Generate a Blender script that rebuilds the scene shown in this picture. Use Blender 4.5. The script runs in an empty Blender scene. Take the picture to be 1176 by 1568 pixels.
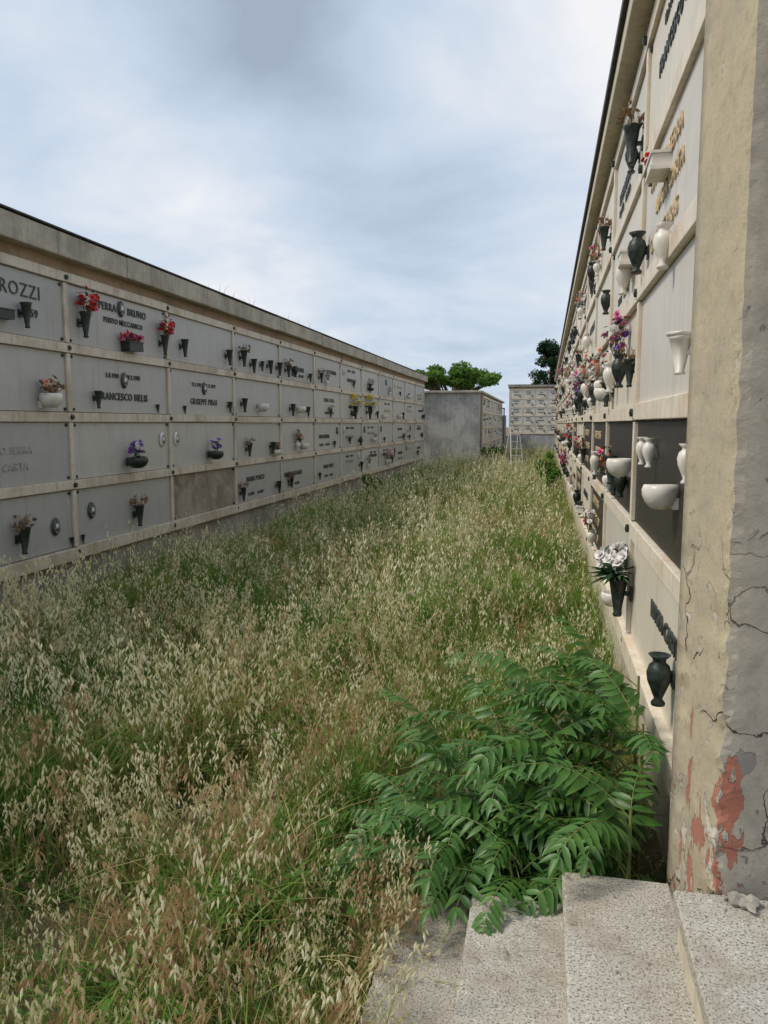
import bpy, math, random
from mathutils import Vector, Matrix, noise
R=random.Random(7)
D2R=math.radians
scene=bpy.context.scene
EYE=1.97
# ---------------------------------------------------------------- mesh builder
class MB:
    def __init__(s): s.v=[];s.f=[];s.m=[];s.sm=[]
    def face(s,pts,m=0,sm=False):
        i=len(s.v); s.v+= [tuple(p) for p in pts]; s.f.append(tuple(range(i,i+len(pts)))); s.m.append(m); s.sm.append(sm)
    def box(s,x0,x1,y0,y1,z0,z1,m=0):
        i=len(s.v)
        s.v+=[(x0,y0,z0),(x1,y0,z0),(x1,y1,z0),(x0,y1,z0),(x0,y0,z1),(x1,y0,z1),(x1,y1,z1),(x0,y1,z1)]
        for q in ((0,3,2,1),(4,5,6,7),(0,1,5,4),(1,2,6,5),(2,3,7,6),(3,0,4,7)):
            s.f.append(tuple(i+k for k in q)); s.m.append(m); s.sm.append(False)
    def lathe(s,prof,c=(0,0,0),n=16,m=0,sx=1,sy=1):
        i=len(s.v)
        for r,z in prof:
            for k in range(n):
                a=2*math.pi*k/n; s.v.append((c[0]+r*math.cos(a)*sx,c[1]+r*math.sin(a)*sy,c[2]+z))
        for j in range(len(prof)-1):
            for k in range(n):
                k2=(k+1)%n
                s.f.append((i+j*n+k,i+j*n+k2,i+(j+1)*n+k2,i+(j+1)*n+k)); s.m.append(m); s.sm.append(True)
        s.f.append(tuple(i+k for k in reversed(range(n)))); s.m.append(m); s.sm.append(False)
        t=i+(len(prof)-1)*n
        s.f.append(tuple(t+k for k in range(n))); s.m.append(m); s.sm.append(False)
    def tube(s,pts,radii,n=6,m=0):
        i=len(s.v); L=len(pts)
        for j,p in enumerate(pts):
            p=Vector(p); d=(Vector(pts[min(j+1,L-1)])-Vector(pts[max(j-1,0)])).normalized()
            a=d.orthogonal().normalized(); b=d.cross(a)
            for k in range(n):
                t=2*math.pi*k/n; s.v.append(tuple(p+(a*math.cos(t)+b*math.sin(t))*radii[j]))
        for j in range(L-1):
            for k in range(n):
                k2=(k+1)%n
                s.f.append((i+j*n+k,i+j*n+k2,i+(j+1)*n+k2,i+(j+1)*n+k)); s.m.append(m); s.sm.append(True)
    def ribbon(s,pts,w,side,m=0):
        i=len(s.v); L=len(pts)
        for j,p in enumerate(pts):
            ww=w[j]*.5
            s.v.append(tuple(Vector(p)-side*ww)); s.v.append(tuple(Vector(p)+side*ww))
        for j in range(L-1):
            s.f.append((i+2*j,i+2*j+1,i+2*j+3,i+2*j+2)); s.m.append(m); s.sm.append(True)
    def mesh(s,name,mats):
        me=bpy.data.meshes.new(name); me.from_pydata(s.v,[],s.f)
        for x in mats: me.materials.append(x)
        me.polygons.foreach_set('material_index',s.m); me.polygons.foreach_set('use_smooth',s.sm)
        me.update(); return me
    def obj(s,name,mats,parent=None,M=None,bevel=0):
        o=bpy.data.objects.new(name,s.mesh(name,mats)); scene.collection.objects.link(o)
        if parent: o.parent=parent
        if M is not None: o.matrix_world=M
        if bevel:
            b=o.modifiers.new('bev','BEVEL'); b.width=bevel; b.segments=2; b.limit_method='ANGLE'
        return o
def empty(name,M=Matrix()):
    e=bpy.data.objects.new(name,None); scene.collection.objects.link(e); e.matrix_world=M; e.empty_display_size=.3; return e
# ---------------------------------------------------------------- materials
class N:
    def __init__(s,name):
        s.mat=bpy.data.materials.new(name); s.mat.use_nodes=True; s.t=s.mat.node_tree; s.n=s.t.nodes; s.l=s.t.links
        s.b=s.n['Principled BSDF']; s.out=s.n['Material Output']
    def add(s,t,**k):
        x=s.n.new(t)
        for a,b in k.items(): setattr(x,a,b)
        return x
    def coord(s,world=True,scale=(1,1,1)):
        m=s.add('ShaderNodeMapping'); m.inputs['Scale'].default_value=scale
        if world: g=s.add('ShaderNodeNewGeometry'); s.l.new(g.outputs['Position'],m.inputs[0])
        else: g=s.add('ShaderNodeTexCoord'); s.l.new(g.outputs['Object'],m.inputs[0])
        return m.outputs[0]
    def noise(s,co,scale,detail=4,rough=.55,dist=0):
        x=s.add('ShaderNodeTexNoise'); x.inputs['Scale'].default_value=scale; x.inputs['Detail'].default_value=detail
        x.inputs['Roughness'].default_value=rough; x.inputs['Distortion'].default_value=dist
        s.l.new(co,x.inputs['Vector']); return x.outputs['Fac']
    def ramp(s,f,a,b,ca=(0,0,0),cb=(1,1,1)):
        r=s.add('ShaderNodeValToRGB'); e=r.color_ramp.elements; e[0].position=a; e[1].position=b
        e[0].color=(*ca,1); e[1].color=(*cb,1); s.l.new(f,r.inputs[0]); return r.outputs[0]
    def rng(s,f,a,b,c=0.0,d=1.0):
        r=s.add('ShaderNodeMapRange'); s.l.new(f,r.inputs[0])
        for i,v in ((1,a),(2,b),(3,c),(4,d)): r.inputs[i].default_value=v
        return r.outputs[0]
    def mix(s,f,a,b,mode='MIX'):
        x=s.add('ShaderNodeMix',data_type='RGBA',blend_type=mode)
        for v,i in ((f,0),(a,6),(b,7)):
            if isinstance(v,(int,float)): x.inputs[i].default_value=v
            elif isinstance(v,tuple): x.inputs[i].default_value=(*v,1)
            else: s.l.new(v,x.inputs[i])
        return x.outputs[2]
    def math(s,op,a,b=0.0):
        x=s.add('ShaderNodeMath',operation=op)
        for v,i in ((a,0),(b,1)):
            if isinstance(v,(int,float)): x.inputs[i].default_value=v
            else: s.l.new(v,x.inputs[i])
        return x.outputs[0]
    def col(s,c): s.l.new(c,s.b.inputs['Base Color'])
    def bump(s,h,strength=.3,dist=.01):
        x=s.add('ShaderNodeBump'); x.inputs['Strength'].default_value=strength; x.inputs['Distance'].default_value=dist
        s.l.new(h,x.inputs['Height']); s.l.new(x.outputs[0],s.b.inputs['Normal'])
    def rough(s,r): s.b.inputs['Roughness'].default_value=r
def simple(name,c,rough=.6,var=.25,scale=30,world=False,metal=0,spec=.5):
    k=N(name); f=k.noise(k.coord(world),scale,2)
    k.col(k.mix(k.ramp(f,.35,.65),tuple(x*(1-var) for x in c),tuple(min(1,x*(1+var)) for x in c)))
    k.rough(rough); k.b.inputs['Metallic'].default_value=metal; k.b.inputs['Specular IOR Level'].default_value=spec; return k.mat
def stained(name,c,stain,amt=(.5,.75),rough=.7,fine=.12,bump=.25,streak=True,scale=1.2,grime=(.25,.22,.18)):
    k=N(name); co=k.coord(True)
    base=k.mix(k.ramp(k.noise(co,18,4),.3,.7),tuple(x*(1-fine) for x in c),tuple(min(1,x*(1+fine)) for x in c))
    big=k.ramp(k.noise(co,scale,5,.65,.6),*amt)
    base=k.mix(big,base,stain)
    if streak:
        cs=k.coord(True,(9,9,.7)); st=k.ramp(k.noise(cs,1.3,4,.7),.5,.78)
        base=k.mix(k.math('MULTIPLY',st,.6),base,grime)
    sp=k.ramp(k.noise(co,60,2),.60,.72)
    base=k.mix(k.math('MULTIPLY',sp,.3),base,grime)
    k.col(base); k.rough(rough); k.bump(k.noise(co,45,6,.7),bump,.006); return k.mat
def slabs(pref,cols):
    out=[]
    for i,c in enumerate(cols):
        k=N(pref+'_%d'%i); co=k.coord(True)
        v=k.ramp(k.noise(co,1.6,8,.7,2.2),.46,.54,(0,0,0),(1,1,1))
        v2=k.ramp(k.noise(co,.7,4),.35,.7)
        b=k.mix(k.math('MULTIPLY',v,.20),c,tuple(x*.72 for x in c)); b=k.mix(k.math('MULTIPLY',v2,.35),b,tuple(x*.82*y for x,y in zip(c,(1,.95,.85))))
        cs=k.coord(True,(12,12,.6)); st=k.ramp(k.noise(cs,1.2,4,.7),.53,.80); b=k.mix(k.math('MULTIPLY',st,.5),b,(.26,.24,.20))
        k.col(b); k.rough(.5); k.bump(k.noise(co,25,4),.05,.003); out.append(k.mat)
    return out
M_slabL=slabs('grey_marble_slab',[(.48,.47,.455),(.425,.42,.41),(.52,.50,.475)])
M_slabR=slabs('warm_marble_slab',[(.70,.65,.56),(.64,.605,.54),(.71,.65,.54)])
M_dark=simple('dark_granite_slab',(.038,.033,.029),.45,.5,60,True,0,.25)
M_brown=stained('cement_niche_infill',(.36,.31,.25),(.17,.13,.095),(.42,.66),.9,.15,.5,True,2.5)
M_frame=stained('cream_marble_frame',(.74,.66,.535),(.62,.44,.26),(.50,.75),.55,.1,.12,True,1.7,(.36,.27,.19))
M_frameL=stained('travertine_frame',(.63,.56,.455),(.42,.32,.22),(.46,.72),.6,.1,.2,True,1.5,(.22,.17,.12))
M_plaster=stained('weathered_plaster',(.58,.51,.385),(.42,.37,.29),(.45,.7),.9,.1,.3,True,1.1,(.24,.20,.15))
M_fascia=stained('cornice_concrete',(.46,.41,.325),(.30,.27,.215),(.42,.64),.9,.12,.35,True,1.6,(.12,.10,.085))
M_band=stained('stained_shade_band',(.36,.25,.16),(.19,.135,.09),(.45,.7),.9)  # orange-brown stain, with the shade under the cornice put into the colour
M_roofd=simple('dark_roof_edge',(.06,.055,.05),.8,.3,10,True)
M_grey=stained('grey_render',(.47,.46,.44),(.28,.28,.27),(.42,.58),.9,.12,.3,True,.9,(.16,.16,.155))
M_base=stained('wall_base',(.38,.35,.30),(.22,.195,.165),(.4,.65),.95,.12,.4,True,1.5,(.1,.09,.07))
M_bronze=simple('dark_bronze',(.03,.040,.034),.45,.4,40,False,.3)
M_letter=simple('bronze_letters',(.04,.05,.048),.5,.2,40)
M_gold=simple('gilt_letters',(.55,.42,.25),.5,.15,40)
M_engr=simple('engraved_letters',(.36,.36,.35),.6,.1,40)
M_white=simple('white_marble',(.70,.66,.59),.4,.1,12)
M_photo=simple('enamel_portrait',(.25,.25,.26),.2,.6,25)
M_red=simple('petal_red',(.60,.04,.03),.6,.3,60); M_pink=simple('petal_pink',(.62,.13,.27),.6,.3,60)
M_purp=simple('petal_purple',(.27,.13,.45),.6,.3,60); M_wht=simple('petal_white',(.78,.74,.72),.6,.1,60)
M_yel=simple('petal_yellow',(.75,.60,.04),.6,.2,60); M_org=simple('petal_peach',(.68,.30,.20),.6,.2,60)
M_dry=simple('dried_flower',(.30,.20,.12),.8,.4,60); M_leafd=simple('silk_leaf',(.035,.10,.03),.6,.4,40)
M_wood=simple('bark',(.10,.08,.06),.9,.3,20)
def leafmat(name,c1,c2,trans=.35,patch=None,pscale=.6):
    k=N(name); oi=k.add('ShaderNodeAttribute'); oi.attribute_name='rnd'
    base=k.mix(oi.outputs['Fac'],c1,c2)
    if patch: base=k.mix(k.ramp(k.noise(k.coord(True),pscale,2),.42,.62),base,patch)
    df=k.add('ShaderNodeBsdfDiffuse'); k.l.new(base,df.inputs[0])
    tr=k.add('ShaderNodeBsdfTranslucent'); k.l.new(base,tr.inputs[0]); mx=k.add('ShaderNodeMixShader'); mx.inputs[0].default_value=trans
    k.n.remove(k.b)
    k.l.new(df.outputs[0],mx.inputs[1]); k.l.new(tr.outputs[0],mx.inputs[2]); k.l.new(mx.outputs[0],k.out.inputs[0]); return k.mat
M_gr=leafmat('grass_green',(.105,.235,.04),(.23,.345,.08),.36,(.27,.33,.09),.7)
M_st=leafmat('grass_straw',(.48,.37,.15),(.66,.54,.27),.3)
M_sp=leafmat('oat_spikelet',(.64,.57,.33),(.88,.83,.60),.28)
M_spb=leafmat('oat_spikelet_brown',(.42,.28,.14),(.66,.50,.29),.28)
M_br=leafmat('grass_brown',(.31,.17,.085),(.43,.29,.14),.25)
M_weed=leafmat('weed_leaf',(.075,.17,.03),(.12,.24,.05),.3)
k=N('sapling_leaf'); co=k.coord(True); b=k.mix(k.ramp(k.noise(co,14,2),.3,.7),(.045,.13,.022),(.11,.245,.045)); k.col(b); k.rough(.42)
tr=k.add('ShaderNodeBsdfTranslucent'); k.l.new(b,tr.inputs[0]); mx=k.add('ShaderNodeMixShader'); mx.inputs[0].default_value=.32
k.l.new(k.b.outputs[0],mx.inputs[1]); k.l.new(tr.outputs[0],mx.inputs[2]); k.l.new(mx.outputs[0],k.out.inputs[0]); M_ail=k.mat
M_rach=simple('leaf_stalk',(.18,.20,.06),.6,.3,20)
M_tree=leafmat('tree_foliage',(.08,.17,.03),(.11,.2,.04),.25,(.13,.23,.05),3); M_con=leafmat('conifer_foliage',(.022,.045,.02),(.035,.06,.028),.1)
k=N('granite'); co=k.coord(True)
b=k.mix(k.ramp(k.noise(co,3,5,.6),.35,.7),(.54,.50,.42),(.43,.40,.345))
b=k.mix(k.ramp(k.noise(co,150,2,.6),.53,.60),b,(.16,.15,.14)); b=k.mix(k.ramp(k.noise(co,110,2,.6,1),.60,.66),b,(.68,.65,.59))
b=k.mix(k.math('MULTIPLY',k.ramp(k.noise(co,4,6,.7),.48,.66),.65),b,(.28,.225,.155))
b=k.mix(k.math('MULTIPLY',k.ramp(k.noise(co,22,5,.7),.59,.67),.7),b,(.12,.105,.08))
k.col(b); k.rough(.85); k.bump(k.noise(co,70,8,.75),.8,.006); M_granite=k.mat
k=N('soil'); co=k.coord(True)
b=k.mix(k.ramp(k.noise(co,1.1,5),.35,.65),(.20,.135,.08),(.11,.10,.05)); b=k.mix(k.ramp(k.noise(co,40,4,.7),.5,.68),b,(.36,.27,.15))
k.col(b); k.rough(.95); k.bump(k.noise(co,30,6,.7),.8,.03); M_soil=k.mat
def pillar_mat(name,c,c2,red,crack):
    k=N(name); co=k.coord(True); g=k.add('ShaderNodeNewGeometry'); sx=k.add('ShaderNodeSeparateXYZ'); k.l.new(g.outputs['Position'],sx.inputs[0]); z=sx.outputs[2]
    lowg=k.rng(z,.7,2.4,1,0)
    b=k.mix(k.ramp(k.noise(co,2.6,6,.65),.36,.64),c,c2)
    b=k.mix(k.math('MULTIPLY',k.ramp(k.noise(co,16,6,.75),.49,.73),.5),b,tuple(x*.52 for x in c2))
    b=k.mix(k.math('MULTIPLY',k.ramp(k.noise(co,7,5,.7),.5,.75),.35),b,tuple(min(1,x*1.3) for x in c))
    b=k.mix(k.math('MULTIPLY',k.rng(z,.65,1.15,.45,0),k.ramp(k.noise(co,9,5,.7),.35,.65)),b,tuple(x*.5 for x in c2))
    ch=k.ramp(k.math('ADD',k.noise(co,11,6,.65,.5),k.math('MULTIPLY',lowg,.095)),.665,.678)
    b=k.mix(ch,b,(.62,.57,.48) if red<.5 else (.24,.22,.20))
    cz=k.coord(True,(5,5,1.9)); rd=k.ramp(k.math('ADD',k.noise(cz,3.1,4,.6),k.math('MULTIPLY',k.rng(z,.8,1.5,1,0),.10)),.672,.682)
    rd=k.math('MULTIPLY',rd,k.rng(z,1.12,1.22,1,0)); b=k.mix(rd,b,(.44,.19,.13) if red<.5 else (.36,.14,.095))
    vo=k.add('ShaderNodeTexVoronoi',feature='DISTANCE_TO_EDGE'); vo.inputs['Scale'].default_value=crack
    n=k.add('ShaderNodeTexNoise'); n.inputs['Scale'].default_value=7; n.inputs['Detail'].default_value=6; k.l.new(co,n.inputs['Vector'])
    mv=k.mix(.12,co,n.outputs['Color'],'LINEAR_LIGHT'); k.l.new(mv,vo.inputs['Vector'])
    ck=k.ramp(vo.outputs['Distance'],.002,.011,(1,1,1),(0,0,0)); ck=k.math('MULTIPLY',ck,k.ramp(k.noise(co,2.1,2),.47,.51))
    ck=k.math('MULTIPLY',ck,k.rng(z,1.3,1.7,1,0)); b=k.mix(ck,b,(.05,.04,.033))
    k.col(b); k.rough(.92)
    h=k.math('SUBTRACT',k.math('ADD',k.math('MULTIPLY',k.noise(co,30,9,.8),.40),k.math('MULTIPLY',k.noise(co,6,3,.6),.5)),k.math('ADD',k.math('MULTIPLY',k.math('MAXIMUM',ch,rd),.6),k.math('MULTIPLY',ck,1.0)))
    k.bump(h,.9,.02); return k.mat
M_pb=pillar_mat('beige_plaster',(.58,.49,.33),(.50,.43,.315),.2,2.6)
M_pg=pillar_mat('grey_cement_plaster',(.41,.365,.295),(.33,.305,.26),.9,3.4)
# ---------------------------------------------------------------- text pool
def textmesh(s,mat,size,off=.0):
    cu=bpy.data.curves.new('t','FONT'); cu.body=s; cu.size=size; cu.extrude=.004; cu.offset=off; cu.align_x='CENTER'; cu.resolution_u=2; cu.space_character=1.12
    o=bpy.data.objects.new('t',cu); scene.collection.objects.link(o); bpy.context.view_layer.update()
    dg=bpy.context.evaluated_depsgraph_get(); me=bpy.data.meshes.new_from_object(o.evaluated_get(dg)); me.materials.clear(); me.materials.append(mat)
    bpy.data.objects.remove(o); return me
NAMES=['GIUSEPPE PIRAS','MARIA PORCU','ANTONIO SERRA','LUIGIA CARTA','FRANCESCO MELIS','ROSA DEIANA','SALVATORE LAI','PERRA      BRUNO']
T_name=[textmesh(s,M_letter,.12,.002) for s in NAMES]
T_gold=[textmesh(s,M_gold,.12,.001) for s in NAMES[:4]]
T_engr=[textmesh(s,M_engr,.11,.001) for s in NAMES[2:5]]
T_date=[textmesh(s,M_letter,.075,.001) for s in ['5.8.1901      28.2.1985','12.3.1922      7.11.1979','1.5.1899      9.6.1974']]
T_big=textmesh('GATTAROZZI',M_letter,.19,-.001); T_1959=textmesh('1959',M_letter,.11,.002)
T_perito=textmesh('PERITO MECCANICO',M_letter,.085,.001)
def portrait_mesh(dark):
    b=MB(); n=20
    pts=[(.068*math.cos(2*math.pi*i/n),-.006,.092*math.sin(2*math.pi*i/n)) for i in range(n)]
    pin=[(.05*math.cos(2*math.pi*i/n),-.022,.072*math.sin(2*math.pi*i/n)) for i in range(n)]
    pb=[(p[0]*1.05,.002,p[2]*1.05) for p in pts]
    for i in range(n):
        j=(i+1)%n; b.face([pts[i],pts[j],pin[j],pin[i]],0,True); b.face([pb[i],pb[j],pts[j],pts[i]],0,True)
    b.face([(p[0],-.018,p[2]) for p in pin],1)
    b.face([(.018*math.cos(2*math.pi*i/12),-.0195,.012+.024*math.sin(2*math.pi*i/12)) for i in range(12)],2)
    b.face([(-.034,-.0195,-.048),(.034,-.0195,-.048),(.026,-.0195,-.02),(-.026,-.0195,-.02)],3)
    return b.mesh('portrait',[M_letter if dark else M_white,M_photo if dark else M_engr,M_wht,M_letter])
P_dark=portrait_mesh(True); P_white=portrait_mesh(False)
# ---------------------------------------------------------------- niche walls
def niche_wall(name,M,u_edges,rows,z0,pitch,mframe,mslabs,special={},depth=2.4,base_z=0,portrait_p=.25,name_p=.8,bolts=True,seed=1):
    rr=random.Random(seed); e=empty(name,M)
    zt=z0+rows*pitch; u0,u1=u_edges[0],u_edges[-1]
    b=MB(); b.box(u0-.06,u1+.06,.0,depth,base_z-.3,zt+.05); b.obj('masonry',[M_base],e)
    b=MB(); hz=.10
    for r in range(rows+1):
        z=z0+r*pitch; p=.065 if r==0 else .05
        for i in range(len(u_edges)-1):
            a,c=u_edges[i]+.002,u_edges[i+1]-.002
            dz=rr.uniform(-.006,.006); dp=rr.uniform(-.005,.005)
            b.box(a,c,-p+dp,.01,z-hz/2+dz-(.03 if r==0 else 0),z+hz/2+dz)
    for u in u_edges:
        for r in range(rows):
            z=z0+r*pitch; b.box(u-.036,u+.036,-.043+rr.uniform(-.002,.002),.01,z+hz/2+.007,z+pitch-hz/2-.007)
    b.obj('marble_frame',[mframe],e,bevel=.005)
    b=MB()
    for i in range(len(u_edges)-1):
        for r in range(rows):
            s=special.get((i,r)); mi={'dark':3,'darkg':3,'brown':4}.get(s,rr.randrange(3))
            z=z0+r*pitch; o=-.018+rr.uniform(-.003,.003)
            if mi==4: o=-.004
            b.box(u_edges[i]+.042,u_edges[i+1]-.042,o,.008,z+hz/2+.007,z+pitch-hz/2-.007,mi)
    b.obj('marble_slabs',mslabs+[M_dark,M_brown],e,bevel=.003)
    if bolts:
        b=MB()
        for u in u_edges:
            for r in range(rows+1):
                z=z0+r*pitch
                for du,dz in ((0,0),(-.075,.085),(.075,.085),(-.075,-.085),(.075,-.085)):
                    if (du and rr.random()<.45) or (r==0 and dz<0) or (r==rows and dz>0): continue
                    y=-.056 if du==0 else -.02; rad=.026 if du==0 else .018; n=10
                    for q in range(n):
                        a1=2*math.pi*q/n;a2=2*math.pi*(q+1)/n
                        P=lambda a,y,rad=rad:(u+du+rad*math.cos(a),y,z+dz+rad*math.sin(a))
                        b.face([P(a1,y+.01),P(a2,y+.01),P(a2,y-.012),P(a1,y-.012)],0,True)
                        b.face([P(a1,y-.012),P(a2,y-.012),(u+du,y-.018,z+dz)],0,True)
        b.obj('bronze_bolts',[M_bronze],e)
    def put(me,nm,u,z,y=-.024):
        o=bpy.data.objects.new(nm,me); scene.collection.objects.link(o); o.parent=e
        o.location=(u,y,z)
        if nm!='portrait': o.rotation_euler=(math.pi/2,0,0)
    for i in range(len(u_edges)-1):
        for r in range(rows):
            s=special.get((i,r)); um=(u_edges[i]+u_edges[i+1])/2; zm=z0+r*pitch+.37
            if s in('brown','plain','dark'): continue
            if s=='gatt':
                put(T_big,'lettering',um+.08,zm+.06); put(T_1959,'lettering',um+.55,zm-.12); continue
            if s=='perra':
                put(T_name[7],'lettering',um+.05,zm+.14); put(T_perito,'lettering',um+.05,zm+.0); put(P_dark,'portrait',um-.02,zm+.19,-.035); continue
            if s=='name':
                put(T_date[i%3],'lettering',um,zm+.1); put(T_name[(i*3+r)%7],'lettering',um,zm-.16); put(P_dark,'portrait',um,zm+.08,-.03); continue
            if s=='engr': put(T_engr[0],'lettering',um,zm); put(T_engr[1],'lettering',um,zm-.16); continue
            if s in('gold','darkg'):
                for q,(dx,dz) in enumerate(((-.3,.13),(-.15,-.04),(-.3,-.22))): put(T_gold[(i+q)%4],'lettering',um+dx,zm+dz)
                continue
            if s=='ovals': put(P_dark,'portrait',um+.78,zm-.05,-.03); continue
            if s=='ovalsw': put(P_white,'portrait',um+.9 if i%2 else um-.95,zm+.08,-.03); continue
            if rr.random()<name_p:
                off=rr.uniform(-.35,.35); kind=rr.random()
                pool=T_name if kind<.75 else (T_gold if kind<.85 else T_engr)
                put(pool[rr.randrange(len(pool)-1)],'lettering',um+off,zm+rr.uniform(-.12,.06))
                if rr.random()<.6: put(T_date[rr.randrange(3)],'lettering',um+off,zm+.15 if rr.random()<.5 else zm-.22)
            if rr.random()<portrait_p: put(P_dark if rr.random()<.6 else P_white,'portrait',um+rr.choice([-.8,.8,0]),zm+.12,-.03)
    return e
PI=.733; Z0=1.97-1.40
XL=-5.05
ML=Matrix.Translation((XL,0,0))@Matrix.Rotation(D2R(90),4,'Z')
uL=[7.5+2.25*k for k in range(-3,12)]
spL={(2,3):'gatt',(3,3):'perra',(3,2):'name',(4,2):'name',(2,1):'engr',(3,1):'ovalsw',(4,1):'ovalsw',(4,3):'plain',(5,3):'plain',(2,2):'plain',(5,2):'plain',
     (2,0):'ovals',(3,0):'plain',(4,0):'brown',(5,1):'plain',(6,2):'plain',(6,1):'plain'}
eL=niche_wall('columbarium_wall',ML,uL,4,Z0,PI,M_frameL,M_slabL,spL,seed=4,name_p=.9,portrait_p=.5)
zt=Z0+4*PI
def cornice(e,u0,u1,zt,depth,over,h,mf,seed=0):
    rr=random.Random(seed)
    b=MB(); b.box(u0-.1,u1+.1,-.02,depth,zt+.052,zt+.17); b.obj('band',[M_band],e)
    b=MB(); u=u0-.15
    while u<u1+.15:
        w=min(rr.uniform(2.2,3.0),u1+.15-u)
        if w<.3: w=u1+.15-u+.01
        dz=rr.uniform(-.008,.008); b.box(u,u+w-.008,-over+rr.uniform(-.006,.006),depth+.1,zt+.174+dz,zt+.172+h+dz); u+=w
    b.obj('cornice_slab',[mf],e,bevel=.012)
    b=MB(); b.box(u0-.17,u1+.17,-over-.015,depth+.12,zt+.184+h,zt+.199+h); b.obj('roof_sheet',[M_roofd],e)
cornice(eL,uL[0],uL[-1],zt,2.4,.16,.245,M_fascia,2)
for u,z,me in ((7.82,Z0+.42,P_dark),):
    o=bpy.data.objects.new('portrait',me); scene.collection.objects.link(o); o.parent=eL; o.location=(u,-.03,z)
XR=.582
MR=Matrix.Translation((XR,0,0))@Matrix.Rotation(D2R(-90),4,'Z')
uR=[-(2.85+2.25*k) for k in range(19,-1,-1)]; nR=len(uR)-1
spR={(nR-1,1):'dark',(nR-1,3):'gold',(nR-1,2):'plain',(nR-2,2):'plain',(nR-2,1):'dark',(nR-3,0):'darkg',(nR-3,1):'darkg',(nR-4,1):'darkg',(nR-5,0):'darkg',(nR-6,1):'darkg',(nR-5,2):'darkg',(nR-8,1):'darkg',(nR-9,0):'darkg'}
eR=niche_wall('columbarium_wall',MR,uR,5,Z0,PI,M_frame,M_slabR,spR,seed=9)
ztR=Z0+5*PI
b=MB(); b.box(uR[0]-.1,-2.6,-.03,2.4,ztR+.054,ztR+.12); b.obj('lintel',[M_plaster],eR)
b=MB(); b.box(uR[0]-.3,-2.0,-.155,2.5,ztR+.121,ztR+.25); b.obj('cornice_slab',[M_plaster],eR,bevel=.01)
b=MB(); b.box(uR[0]-.3,-2.0,-.185,2.5,ztR+.252,ztR+.31); b.obj('roof_sheet',[M_roofd],eR)
b=MB(); b.box(uR[0],-2.6,-.012,.2,-.2,Z0-.09); b.obj('plinth',[M_plaster],eR,bevel=.01)
b=MB(); e2=empty('grey_mausoleum_block')
b.box(-6.5,-2.85,33.6,51.6,-.2,3.27); b.obj('rendered_walls',[M_grey],e2)
b=MB(); b.box(-6.6,-2.7,33.45,51.7,3.272,3.37); b.obj('roof_slab',[M_fascia],e2,bevel=.02)
M2=Matrix.Translation((-2.78,0,0))@Matrix.Rotation(D2R(90),4,'Z')
niche_wall('columbarium_wall',M2,[34.6+1.9*k for k in range(9)],4,.42,.68,M_frameL,M_slabL,{},depth=.06,bolts=False,seed=12,portrait_p=.6)
M3=Matrix.Translation((0,55,0))
e3=niche_wall('columbarium_wall',M3,[-2.5+.85*k for k in range(6)],5,1.3,.60,M_frame,M_slabR,{},depth=2.4,bolts=False,seed=22,name_p=0,portrait_p=.0)
rr=random.Random(3)
b=MB()
for i in range(5):
    for r in range(5):
        um=-2.5+.85*(i+.5); z=1.3+.6*r
        for q in range(2): 
            w=rr.uniform(.08,.22); zz=z+(.2,.36)[q]+rr.uniform(0,.08); b.box(um-w,um+w,-.035,-.015,zz,zz+.045)
        x=um+rr.choice([-.25,.25]); b.box(x-.03,x+.03,-.1,-.015,z+.1,z+.24)
b.obj('lettering',[M_letter],e3)
cornice(e3,-2.5,1.75,4.3,2.4,.16,.14,M_fascia,5)
b=MB(); b.box(-6,-2.62,52.6,52.75,-.1,2.5,0); b.box(-2.6,4,52.0,52.2,-.1,1.15,0); b.obj('rendered_wall',[M_grey],None,bevel=.01)
b=MB()
for x in (-3.05,-2.72): b.box(x-.03,x+.03,51.8,51.86,0,2.9)
b.box(-3.1,-2.68,51.8,51.86,2.905,2.98)
for q in range(5): b.box(-3.0+.055*q,-2.985+.055*q,51.82,51.84,0,2.9)
b.obj('iron_gate',[M_roofd])
# ---------------------------------------------------------------- pillar
b=MB(); rings=[]; nz=230; z0p=.40; z1p=5.0
foot=[(.437,2.60,0),(.438,2.505,1),(.446,2.488,1),(.455,2.42,0),(.462,2.36,0),(.472,2.28,0),(.482,2.20,1),(.488,2.178,1),(.512,2.168,1),(.56,2.167,0),(.63,2.166,0),(.70,2.166,0),(.85,2.166,0),(1.0,2.166,0),(1.6,2.166,0),(1.6,2.6,0)]
for j in range(nz+1):
    z=z0p+(z1p-z0p)*j/nz; ring=[]
    low=max(0,min(1,(2.3-z)/1.6))
    for q,(x,y,c) in enumerate(foot):
        n1=noise.fractal(Vector((x*8,z*7+y*8,3.1)),1,2,4); n2=noise.noise(Vector((q*2.3,z*28,7)))
        a=(.004+.014*low) if c else .0015
        if 0<q<14:
            x+=abs(n1)*a*1.5+n2*a*.5; y+=(n1)*a*.8+n2*a*.4
        ring.append((x,y,z))
    rings.append(ring)
L=len(foot)
for r in rings: b.v+=r
for j in range(nz):
    for q in range(L):
        q2=(q+1)%L; b.f.append((j*L+q,j*L+q2,(j+1)*L+q2,(j+1)*L+q)); b.m.append(0 if q<7 else 1); b.sm.append(q not in (6,7))
b.f.append(tuple(nz*L+q for q in range(L))); b.m.append(0); b.sm.append(False)
b.obj('plastered_pillar',[M_pb,M_pg])
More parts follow.
